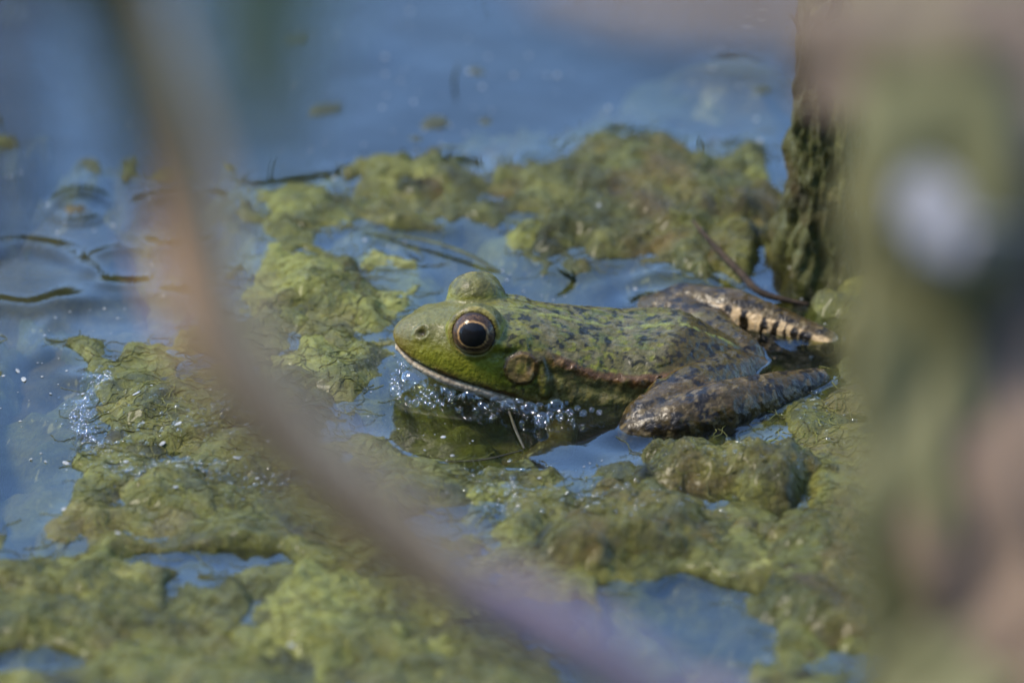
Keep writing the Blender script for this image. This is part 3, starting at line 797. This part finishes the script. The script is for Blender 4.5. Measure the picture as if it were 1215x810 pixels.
# ------------------------------------------------------------------ bubbles
bub = mesh('bubble', *uvsphere((0, 0, 0), 1.0, 20, 12), M['bubble'])
def bubble(px, py, r, lab, grp):
    rc = r / 63.0
    c = ground(px, py, 0.10 + rc * 0.35)
    o = obj('bubble', bub, None, (c[0], c[1], max(c[2], wz(c[0], c[1]) + rc * 0.30))); o.scale = (rc, rc, rc * 0.92)
    tag(o, lab, 'bubble', grp)
bubble(491, 452, 18, 'largest clear air bubble resting under the chin of the frog', None)
for q in ((531, 465, 10), (558, 470, 11.5), (603, 480, 10.5), (628, 485, 11.5), (588, 474, 8), (573, 481, 7), (616, 476, 7)):
    bubble(*q, 'mid sized clear bubble in the row along the lower jaw', 'bubbles along the frog jaw')
bubble(643, 497, 10.5, 'clear bubble lowest in the jaw row, beside the frog forearm', 'bubbles along the frog jaw')
bubble(659, 482, 12, 'fat clear bubble straight below the ear drum', 'bubbles along the frog jaw')
bubble(469, 464, 8, 'clear bubble at the outer end of the froth below the snout', 'bubbles along the frog jaw')
small = [(484, 474, 5), (493, 478, 5.5), (502, 475, 5), (501, 466, 4), (512, 480, 5.5), (507, 471, 4.5), (522, 477, 5.5), (515, 468, 5.5), (520, 458, 5.5), (511, 464, 4),
         (470, 452, 4), (467, 445, 4), (472, 440, 4), (477, 433, 4), (473, 430, 3.5), (479, 444, 3.5), (466, 456, 4), (475, 462, 4.5), (545, 460, 5), (548, 470, 4.5),
         (576, 468, 5), (596, 468, 5), (610, 468, 5), (583, 463, 4), (567, 460, 4.5), (640, 480, 5), (652, 492, 5), (664, 494, 5), (676, 488, 5), (685, 484, 4.5), (692, 490, 5), (702, 486, 4), (711, 489, 4), (672, 478, 4)]
for q in small:
    bubble(*q, 'tiny clear bubble in the froth round the chin of the frog', 'small froth bubbles at the frog chin')
for k in range(46):                                          # froth along the rim of the bubbly mound
    a = rng.uniform(0, 1)
    px = np.interp(a, [0, 0.3, 0.6, 1], [122, 106, 92, 104]) + rng.normal(0, 6); py = np.interp(a, [0, 0.3, 0.6, 1], [450, 474, 500, 522]) + rng.normal(0, 4)
    c = ground(px, py); rc = rng.uniform(0.035, 0.075)
    o = obj('bubble', bub, None, (c[0], c[1], wz(c[0], c[1]) + rc * 0.3 + 0.03)); o.scale = (rc, rc, rc)
    tag(o, 'tiny bubble in the froth line on the bubbly mound rim', 'bubble', 'froth bubbles beside the dark pool')

tv, tf = uvsphere((0, 0, 0), 1.0, 8, 5)
def beads(name, spots, n, lab):
    vs, fs, base = [], [], 0
    for k in range(n):
        px, py, sx, sy = spots[rng.integers(len(spots))]
        c = ground(rng.normal(px, sx), rng.normal(py, sy), 0.1)
        h = max(hgrid(c[0], c[1]), wz(c[0], c[1])); r = float(np.clip(rng.lognormal(-3.6, 0.45), 0.012, 0.07))
        vs.append(tv * r + (c[0], c[1], h + r * 0.25)); fs += [tuple(i + base for i in q) for q in tf]; base += len(tv)
    tag(obj(name, mesh(name, np.vstack(vs), fs, M['bubble'])), lab, 'froth', kind='stuff')
def hgrid(x, y):
    return float(sample(HT, np.array([x]), np.array([y]), -6.0)[0])
beads('froth', [(118, 452, 10, 6), (95, 490, 12, 12), (120, 530, 18, 10), (145, 560, 20, 8), (235, 560, 25, 8), (200, 500, 40, 18), (262, 505, 25, 10), (300, 575, 25, 8)], 900, 'tiny froth beads scattered over the bubbly algae mound')
beads('froth', [(585, 575, 25, 10), (600, 595, 15, 8), (690, 600, 40, 12), (770, 610, 40, 16), (960, 480, 25, 25), (860, 560, 60, 14)], 500, 'tiny froth beads on the algae in front of the frog')

beads('froth', [(478, 446, 6, 10), (500, 466, 14, 7), (545, 470, 18, 6), (600, 480, 22, 6), (655, 490, 18, 5)], 240, 'fine froth packed between the larger bubbles along the frog jaw')

def strands(name, n, mat, lab, seed):
    r = np.random.default_rng(seed)
    px, py = r.uniform(-10, 1080, n * 3), r.uniform(140, 800, n * 3)
    base_ = np.array([ground(a, b, 0.1)[:2] for a, b in zip(px, py)])
    h = sample(HT, base_[:, 0], base_[:, 1], -6.0)
    fr_ = np.sqrt(((base_[:, 0] - 1.6) / 4.4) ** 2 + ((base_[:, 1] - 0.2) / 2.6) ** 2)
    base_ = base_[(h > -0.06) & (fr_ > 1.0)][:n]; m = len(base_)
    K = 8; ang = r.uniform(0, 2 * math.pi, m) ; L = r.uniform(0.25, 1.1, m); curl = r.normal(0, 1.6, m)
    P = np.zeros((m, K, 3)); x_, y_ = base_[:, 0].copy(), base_[:, 1].copy()
    rad = r.uniform(0.004, 0.010, m)
    for k in range(K):
        P[:, k, 0], P[:, k, 1] = x_, y_
        a_ = ang + curl * k / K + 0.5 * np.sin(k * 1.3 + ang * 3)
        x_ = x_ + np.cos(a_) * L / K; y_ = y_ + np.sin(a_) * L / K
    zz_ = np.maximum(sample(HT, P[..., 0], P[..., 1], -6.0), sample(WZd, P[..., 0], P[..., 1], 0.0))
    P[..., 2] = zz_ + 0.003 + 0.008 * np.abs(np.sin(np.arange(K)[None, :] * 0.9 + ang[:, None]))
    T = np.gradient(P, axis=1); T /= np.linalg.norm(T, axis=2)[..., None] + 1e-9
    S = np.cross(T, (0, 0, 1.0)); S /= np.linalg.norm(S, axis=2)[..., None] + 1e-9; B = np.cross(S, T)
    V = np.stack([P + rad[:, None, None] * (math.cos(q) * S + math.sin(q) * B) for q in (0, 2.094, 4.189)], 2)   # m, K, 3, 3
    i = np.arange(m * K * 3).reshape(m, K, 3); j = np.roll(i, -1, axis=2)
    q = np.stack([i[:, :-1], j[:, :-1], j[:, 1:], i[:, 1:]], -1).reshape(-1, 4)
    tag(obj(name, mesh(name, V.reshape(-1, 3), None, mat, quads=q)), lab, 'algae', kind='stuff')
WZd = np.array([[0.0]])
cx_ = np.searchsorted(wx, ax); cy_ = np.searchsorted(wy, ay)
WZd = WZ[np.clip(cy_, 0, len(wy) - 1)][:, np.clip(cx_, 0, len(wx) - 1)]
strands('algae_filaments', 2400, M['pale'], 'pale stringy algae threads lying over the wet mats', 41)
strands('algae_filaments', 1300, M['olive'], 'dark stringy algae threads lying over the wet mats', 42)
r = np.random.default_rng(8)
vs, fs, base = [], [], 0
dv, df_ = uvsphere((0, 0, 0), (1, 1, 0.3), 6, 4)
for k in range(700):
    c = ground(r.uniform(-20, 1100), r.uniform(-20, 560))
    if hgrid(c[0], c[1]) > 0 or ((c[0] - 1.6) / 4.4) ** 2 + ((c[1] - 0.2) / 2.4) ** 2 < 1: continue
    q = float(np.clip(r.lognormal(-3.9, 0.5), 0.008, 0.06))
    vs.append(dv * q + (c[0], c[1], wz(c[0], c[1]) + 0.003)); fs += [tuple(i + base for i in f_) for f_ in df_]; base += len(dv)
tag(obj('pollen', mesh('pollen', np.vstack(vs), fs, M['fleck'])), 'pale pollen dust drifting on the water', 'pollen', kind='stuff')

# ------------------------------------------------------------------ small things afloat
def hfield(x, y):
    h = float(base_height(np.array([x]), np.array([y]))[0])
    for k in range(len(CLUMPS)): h = max(h, float(clump_fn(k, np.array([x]), np.array([y]))[0]))
    return max(h, wz(x, y))
fl = []
for k in range(3):
    v, f = uvsphere((0, 0, 0), (1.0, 0.6, 0.20), 12, 7)
    v = v + 0.22 * np.stack([perlin(v[:, 0] * 2 + k * 5, v[:, 1] * 2, v[:, 2] * 2)] * 3, -1) * v
    fl.append(mesh('fleck', v, f, M['fleck']))
FLK = [(162, 479, 9), (211, 512, 9), (192, 525, 7), (78, 541, 8), (54, 539, 6), (36, 536, 5), (98, 462, 6), (21, 433, 6), (28, 443, 8), (283, 554, 10), (305, 572, 8), (209, 586, 8), (76, 598, 9), (180, 468, 4), (250, 468, 5), (304, 490, 6), (318, 528, 6), (340, 571, 7), (130, 555, 5), (150, 548, 8), (170, 505, 5), (60, 460, 5), (270, 740, 9), (140, 640, 6), (346, 770, 8)]
for k, (px, py, r) in enumerate(FLK):
    c = ground(px, py, 0.15); c[2] = hfield(c[0], c[1]) + 0.01
    o = obj('fleck', fl[k % 3], None, c); rc = r / 63 * 0.7
    rc *= rng.uniform(0.6, 1.0); o.scale = (rc * rng.uniform(0.7, 1.2), rc, rc * 0.6); o.rotation_euler = (rng.normal(0, 0.25), rng.normal(0, 0.25), rng.uniform(0, 6.28))
    tag(o, 'small white fleck lying on the wet algae around the bubbly mound', 'fleck', 'white flecks on the bubbly mound')
for k, (px, py, r) in enumerate([(468, 423, 7), (711, 258, 8), (853, 278, 8), (937, 315, 7), (652, 336, 4), (626, 358, 4), (490, 545, 5), (504, 533, 4), (516, 514, 3), (561, 522, 4), (592, 542, 5), (604, 547, 5), (653, 553, 4), (693, 552, 4), (700, 548, 4), (714, 545, 4), (748, 512, 6), (752, 604, 7), (792, 640, 6), (640, 572, 6), (690, 600, 7), (650, 632, 6)]):
    c = ground(px, py, 0.05); c[2] = hfield(c[0], c[1]) + 0.008
    o = obj('fleck', fl[k % 3], None, c); rc = r / 63 * 0.55
    rc *= rng.uniform(0.6, 1.0); o.scale = (rc * rng.uniform(0.7, 1.2), rc, rc * 0.6); o.rotation_euler = (rng.normal(0, 0.25), rng.normal(0, 0.25), rng.uniform(0, 6.28))
    tag(o, 'tiny pale fleck afloat around the frog', 'fleck', 'pale flecks around the frog')
ds = []
for k in range(3):
    v, f = uvsphere((0, 0, 0), (1.0, 0.8, 0.25), 12, 7)
    v = v * (1 + 0.35 * perlin(v[:, 0] * 1.6 + k * 9, v[:, 1] * 1.6, 0.5))[:, None]
    ds.append(mesh('debris', v, f, M['speck']))
for k, (px, py, r) in enumerate([(515, 146, 19), (385, 130, 22), (347, 46, 20), (577, 144, 10), (565, 85, 12), (905, 105, 14), (493, 165, 9), (537, 331, 4), (502, 326, 5), (535, 322, 4)]):
    c = ground(px, py); c[2] = wz(c[0], c[1]) - 0.015
    o = obj('debris', ds[k % 3], None, c); rc = r / 63
    o.scale = (rc, rc * 1.1, rc * 0.7); o.rotation_euler = (0, 0, rng.uniform(0, 6.28))
    tag(o, 'dark rotting plant scrap afloat on the open blue water', 'plant scrap', 'dark scraps on the open water')

def stalk(name, pts, rad, mat, lab, cat, n=10, flat=1.0, up=(0, 0, 1), group=None):
    P = np.array(pts, float); b = P[0].copy()
    v, f = tube(P - b, rad, n, flat, up)
    o = obj(name, mesh(name, v, f, mat), None, b)
    return tag(o, lab, cat, group)
stalk('twig', [ground(822, 262, 0.55), ground(848, 292, 0.45), ground(880, 325, 0.28), ground(905, 348, 0.16), ground(960, 362, 0.0)], [0.03, 0.055, 0.075, 0.07, 0.04], M['twig'],
      'thin dark brown twig slanting into the water behind the far hind leg', 'twig')
stalk('grass_blade', [ground(432, 276, 0.06), ground(500, 284, 0.10), ground(552, 300, 0.10), ground(588, 320, 0.04), ground(606, 330, -0.1)], [0.02, 0.05, 0.06, 0.06, 0.03], M['grassbit'],
      'curved olive grass blade afloat behind the far eye', 'grass', 8, 0.4)
stalk('grass_blade', [ground(478, 293, 0.04), ground(494, 298, 0.08), ground(504, 306, 0.02)], [0.015, 0.04, 0.015], M['grassbit'], 'short dark grass scrap by the pale algae sheet edge', 'grass', 6, 0.5)
for a, b, r, lab in (((660, 318), (684, 334), 0.055, 'broad dark leaf tip poking out of the water beyond the frog back'), ((675, 312), (684, 334), 0.03, 'hair thin upright leaf tip beside the broad dark one beyond the frog back')):
    stalk('grass_blade', [ground(b[0], b[1], -0.05), ground((a[0] + b[0]) / 2, (a[1] + b[1]) / 2, 0.16), ground(*a, 0.30)], [r * 0.6, r, 0.01], M['grassbit'],
          lab, 'grass', 6, 0.4, (0, 1, 0), 'leaf tips poking through the water')
for (px, py, h) in ((538, 92, 0.6), (473, 195, 0.65), (531, 178, 0.4), (320, 200, 0.5)):
    c = ground(px, py + 14, -0.1)
    stalk('grass_blade', [c, c + (0.03, 0, h * 0.5), c + (0.10, 0.02, h)], [0.03, 0.025, 0.008], M['grassbit'],
          'thin blade tip standing out of the open water', 'grass', 6, 0.5, (0, 1, 0), 'blade tips standing in the open water')
stalk('edge_sliver', [ground(604, 488, 0.10), ground(612, 510, 0.10), ground(622, 532, 0.06)], [0.02, 0.03, 0.02], M['reflection_edge'], 'short tan strip standing for a reflection edge beside the frog forearm', 'reflection_edge', 8)  # this strip and the next stand in for tan edge lines of the reflection
stalk('edge_sliver', [ground(528, 548, 0.05), ground(575, 545, 0.06), ground(620, 534, 0.06)], [0.012, 0.018, 0.012], M['reflection_edge'], 'thin tan strip standing for the edge line of the head reflection', 'reflection_edge', 8)

# ------------------------------------------------------------------ mossy stump behind the frog's heels
def stump():
    c = ground(985, 300); c[2] = -1.2
    n, m = 120, 110
    th = np.linspace(0, 2 * math.pi, n, endpoint=False); hh = np.linspace(0, 1, m)
    TH, HH = np.meshgrid(th, hh)
    r = 1.0 - 0.12 * HH + 0.35 * (1 - HH) ** 4
    r = r * (1 + 0.20 * fbm(np.cos(TH) * 1.6, np.sin(TH) * 1.6, HH * 4.0, 3) + 0.14 * fbm(np.cos(TH) * 4, np.sin(TH) * 4, HH * 7, 4, 0.55))
    r = r * np.where(HH > 0.97, np.clip((1 - HH) / 0.03, 0.02, 1) ** 0.5, 1)
    zt = HH * (6.6 + 0.6 * perlin(np.cos(TH) * 2, np.sin(TH) * 2, 0.7))
    V = np.stack([np.cos(TH) * r * 0.95 + HH * 0.2, np.sin(TH) * r * 1.1, zt], -1).reshape(-1, 3)
    i = np.arange(n * m).reshape(m, n); j = np.roll(i, -1, axis=1)
    q = np.stack([i[:-1], j[:-1], j[1:], i[1:]], -1).reshape(-1, 4)
    e = empty('mossy_stump', c); tag(e, 'dark rotten moss covered stump standing in the water behind the heels', 'stump')
    obj('trunk', mesh('trunk', V, None, M['stump'], quads=q), e)
    for k in range(9):
        a = rng.uniform(2.2, 5.2); b = np.array([math.cos(a) * 0.8 + 0.2, math.sin(a) * 0.9, 6.2 + rng.uniform(-0.6, 0.3)])
        t = b + np.array([rng.normal(0, 0.3), rng.normal(0, 0.3), rng.uniform(0.2, 0.7)])
        v, f = tube([b, (b + t) / 2 + rng.normal(0, 0.06, 3), t], [0.05, 0.04, 0.01], 6)
        obj('splinter', mesh('splinter', v, f, M['twig']), e)
stump()

# ------------------------------------------------------------------ out of focus plants between lens and pond
def fg_path(pts, t0, t1):
    n = len(pts)
    return [depth(px, py, t0 + (t1 - t0) * k / (n - 1)) for k, (px, py) in enumerate(pts)]
VU = tuple(-FWD)
P = fg_path([(110, -130), (168, 60), (212, 200), (240, 340), (290, 450), (375, 550), (455, 625), (530, 690)], 137, 142)
b = P[0]
e = empty('dry_stalk', P[-1]); tag(e, 'bent dry brown stalk leaning out of focus across the frog pond', 'stalk')
v, f = tube(np.array(P) - P[-1], [0.40, 0.50, 0.55, 0.58, 0.58, 0.57, 0.56, 0.56], 12); obj('stem', mesh('stem', v, f, M['drystalk']), e)
P2 = [P[-1], depth(610, 728, 142.5), depth(700, 778, 143), depth(800, 850, 144), depth(900, 960, 146)]
root = P2[-1] + np.array([1.5, 3.0, 0]); root[2] = 6; P2 += [root, root + (0.3, 0.5, -13)]
v, f = tube(np.array(P2) - P[-1], [0.48, 0.50, 0.46, 0.44, 0.44, 0.44, 0.46], 12); o = obj('stem', mesh('stem', v, f, M['purplestalk']), e); o['label'] = 'purplish lower stem'

def blade(pts, t0, t1, rad, mat, lab, flat=0.25, name='grass_blade', cat='grass'):
    P = fg_path(pts, t0, t1)
    foot = P[0] + np.array([-16.0, 4.0, 0]); foot[2] = -6.0
    top_ = (P[0] * 0.75 + foot * 0.25); top_[2] = P[0][2] + 2.5
    mid_ = foot * 0.8 + top_ * 0.2; mid_[2] = P[0][2] * 0.5
    return stalk(name, [foot, mid_, top_] + P, [rad[0] * 0.8, rad[0], rad[0]] + list(rad), mat, lab, cat, 10, flat, VU)
blade([(85, -160), (118, -40), (150, 60), (190, 200), (205, 330)], 128, 132, [0.5, 0.5, 0.42, 0.28, 0.03], M['olivestalk'], 'dark olive drooping leaf hanging beside the top of the bent stalk', 0.15)
blade([(250, -160), (285, -60), (300, 60), (308, 150), (310, 230)], 118, 122, [0.55, 0.6, 0.55, 0.35, 0.03], M['paleblade'], 'blurred pale green blade hanging over the far water', 0.12)
blade([(400, -170), (375, -60), (360, 40), (352, 130)], 118, 120, [0.4, 0.35, 0.25, 0.02], M['paleblade'], 'second thinner pale green blade tip over the far water', 0.12)
blade([(-20, -160), (-6, 60), (-4, 250), (-16, 420)], 120, 124, [0.3, 0.3, 0.25, 0.05], M['leaftan'], 'narrow tan dry blade hanging beside the dark olive leaf', 0.2)
P = [depth(640, -30, 128), depth(760, 2, 127), depth(900, 14, 126), depth(1060, 26, 125), depth(1260, 40, 124)]
P += [P[-1] + (5, 1, -4), np.array([P[-1][0] + 9, P[-1][1] + 2, 14.0]), np.array([P[-1][0] + 10, P[-1][1] + 2, -6.0])]
P, rd_ = P[::-1], [0.5, 0.5, 0.48, 0.46, 0.46, 0.42, 0.34, 0.25]
stalk('dry_stalk', P, rd_, M['leaftan'], 'thick tan stalk lying across above the mossy stump', 'stalk', 10, 1.0)

def leaf(c_px, c_py, t, L, W, ang, mat, parent, org, curl=0.25, name='leaf'):
    """a broad leaf with thickness, midrib fold and curl, facing roughly to the lens"""
    c = depth(c_px, c_py, t)
    a = math.radians(ang)
    U = math.cos(a) * RIG + math.sin(a) * UPV; Wd = -math.sin(a) * RIG + math.cos(a) * UPV
    tilt = rng.normal(0, 0.35); N = np.cross(U, Wd); N = N * math.cos(tilt) + Wd * math.sin(tilt); Wd = np.cross(N, U)
    n, m = 18, 9
    S, Q = np.meshgrid(np.linspace(0, 1, n), np.linspace(-1, 1, m), indexing='ij')
    half = W * np.maximum(np.sin(math.pi * S ** 0.8) ** 0.8, 0.02) * (1 + 0.10 * np.sin(S * 19 + c_px))
    hgt = -curl * L * (S - 0.5) ** 2 * 2 + 0.12 * W * np.abs(Q) + 0.05 * W * np.sin(S * 14 + Q * 3)
    V = c - org + ((S - 0.5) * L)[..., None] * U + (Q * half)[..., None] * Wd + hgt[..., None] * N
    th = 0.035
    top_, bot = V + N * th, V - N * th
    v = np.concatenate([top_.reshape(-1, 3), bot.reshape(-1, 3)])
    q = grid_quads(n, m); q2 = q[:, ::-1] + n * m
    i = np.arange(n * m).reshape(n, m); loop = np.concatenate([i[0], i[1:, -1], i[-1, ::-1][1:], i[::-1, 0][1:-1]])
    nx = np.roll(loop, -1); side = np.stack([loop, loop + n * m, nx + n * m, nx], -1)
    o = obj(name, mesh(name, v, None, mat, quads=np.concatenate([q, q2, side])), parent)
    return c
org = np.array([11.0, -68.0, -5.0])
e = empty('bank_plant', org); tag(e, 'big out of focus leafy plant with green, brown and withered leaves', 'plant')
LV = [  # px, py, depth, length, width, angle, material
    (1110, 150, 151, 5.87, 1.13, 100, 'leafgreen'), (1060, 250, 152, 5.42, 0.69, 86, 'leafgreen'), (1180, 120, 152, 4.97, 1.19, 60, 'leaftan'),
    (1090, 400, 152, 6.77, 0.91, 95, 'leafgreen'), (1190, 330, 153, 5.87, 1.09, 110, 'leafbrown'), (1075, 560, 152, 5.42, 0.73, 88, 'leafgreen'),
    (1150, 500, 153, 5.87, 1.01, 80, 'leafgreen'), (1160, 640, 152, 4.97, 1.01, 100, 'leafbrown'), (1215, 560, 152, 6.32, 1.01, 90, 'leafbrown'),
    (1085, 740, 153, 3.43, 0.73, 75, 'leafdark'), (1190, 760, 152, 4.06, 1.09, 95, 'leafbrown'), (1130, 800, 152, 2.71, 0.82, 20, 'leafgreen'),
    (1100, 60, 154, 4.06, 1.01, 15, 'leaftan'), (1120, 190, 154, 2.35, 0.73, 30, 'leafdark'), (1215, 420, 154, 5.42, 0.91, 85, 'leafgreen'),
    (1050, 340, 154, 4.51, 0.46, 92, 'leafdark'), (1045, 480, 154, 4.51, 0.41, 90, 'leafgreen'), (1120, 420, 162, 8.0, 1.3, 92, 'leafgreen'), (1185, 560, 162, 8.0, 1.4, 88, 'leafbrown'), (1140, 700, 161, 7.0, 1.3, 95, 'leafbrown'), (1190, 180, 162, 6.5, 1.5, 85, 'leafgreen'), (1085, 640, 163, 6.5, 0.9, 90, 'leafgreen'), (1110, 200, 163, 7.0, 1.2, 95, 'leafbrown'), (1062, 620, 154, 5.25, 0.64, 94, 'leafgreen'), (1120, 330, 155, 5.78, 0.95, 88, 'leafbrown'), (1150, 440, 156, 5.25, 1.06, 100, 'leafgreen'), (1190, 230, 156, 4.20, 1.06, 80, 'leafbrown'), (1100, 690, 156, 5.25, 0.95, 90, 'leafgreen'), (1060, 120, 154, 3.61, 0.50, 100, 'leafgreen')]
def petiole(c, px, py):
    k = depth(px, py, 158)
    v, f = tube(np.array([c, c * 0.5 + k * 0.5 + (0, 0, -0.25), k]) - org, [0.07, 0.09, 0.11], 7)
    obj('stem', mesh('stem', v, f, M['olivestalk']), e)
for a in LV:
    petiole(leaf(*a[:6], M[a[6]], e, org), np.clip(a[0], 1095, 1205), a[1] + 40)
petiole(leaf(1112, 258, 147, 1.5, 0.46, -62, M['leafpale'], e, org, 0.1), 1130, 330)
petiole(leaf(1150, 290, 148, 1.5, 0.42, 15, M['leafpale'], e, org, 0.1), 1170, 340)
r2 = np.random.default_rng(21)
for k in range(30):
    a = (r2.uniform(1092, 1235), r2.uniform(-10, 830), r2.uniform(161, 168), r2.uniform(5, 7.5), r2.uniform(0.9, 1.4), r2.uniform(70, 110))
    petiole(leaf(*a, M[('leafgreen', 'leafgreen', 'leafdark', 'leafbrown')[k % 4]], e, org), np.clip(a[0], 1095, 1205), a[1] + 40)
for (px, py) in ((1095, 300), (1150, 420), (1200, 240), (1120, 620), (1175, 330)):
    tp = depth(px, py - 260, 158); md = depth(px + 10, py, 158); lo = depth(px + 40, 860, 156)
    v, f = tube(np.array([tp, md, lo, [lo[0] * 0.5 + 5.5, -66 + rng.uniform(-1, 1), 9], [11, -68, -6]]) - org, [0.05, 0.10, 0.14, 0.18, 0.2], 8)
    obj('stem', mesh('stem', v, f, M['olivestalk']), e)
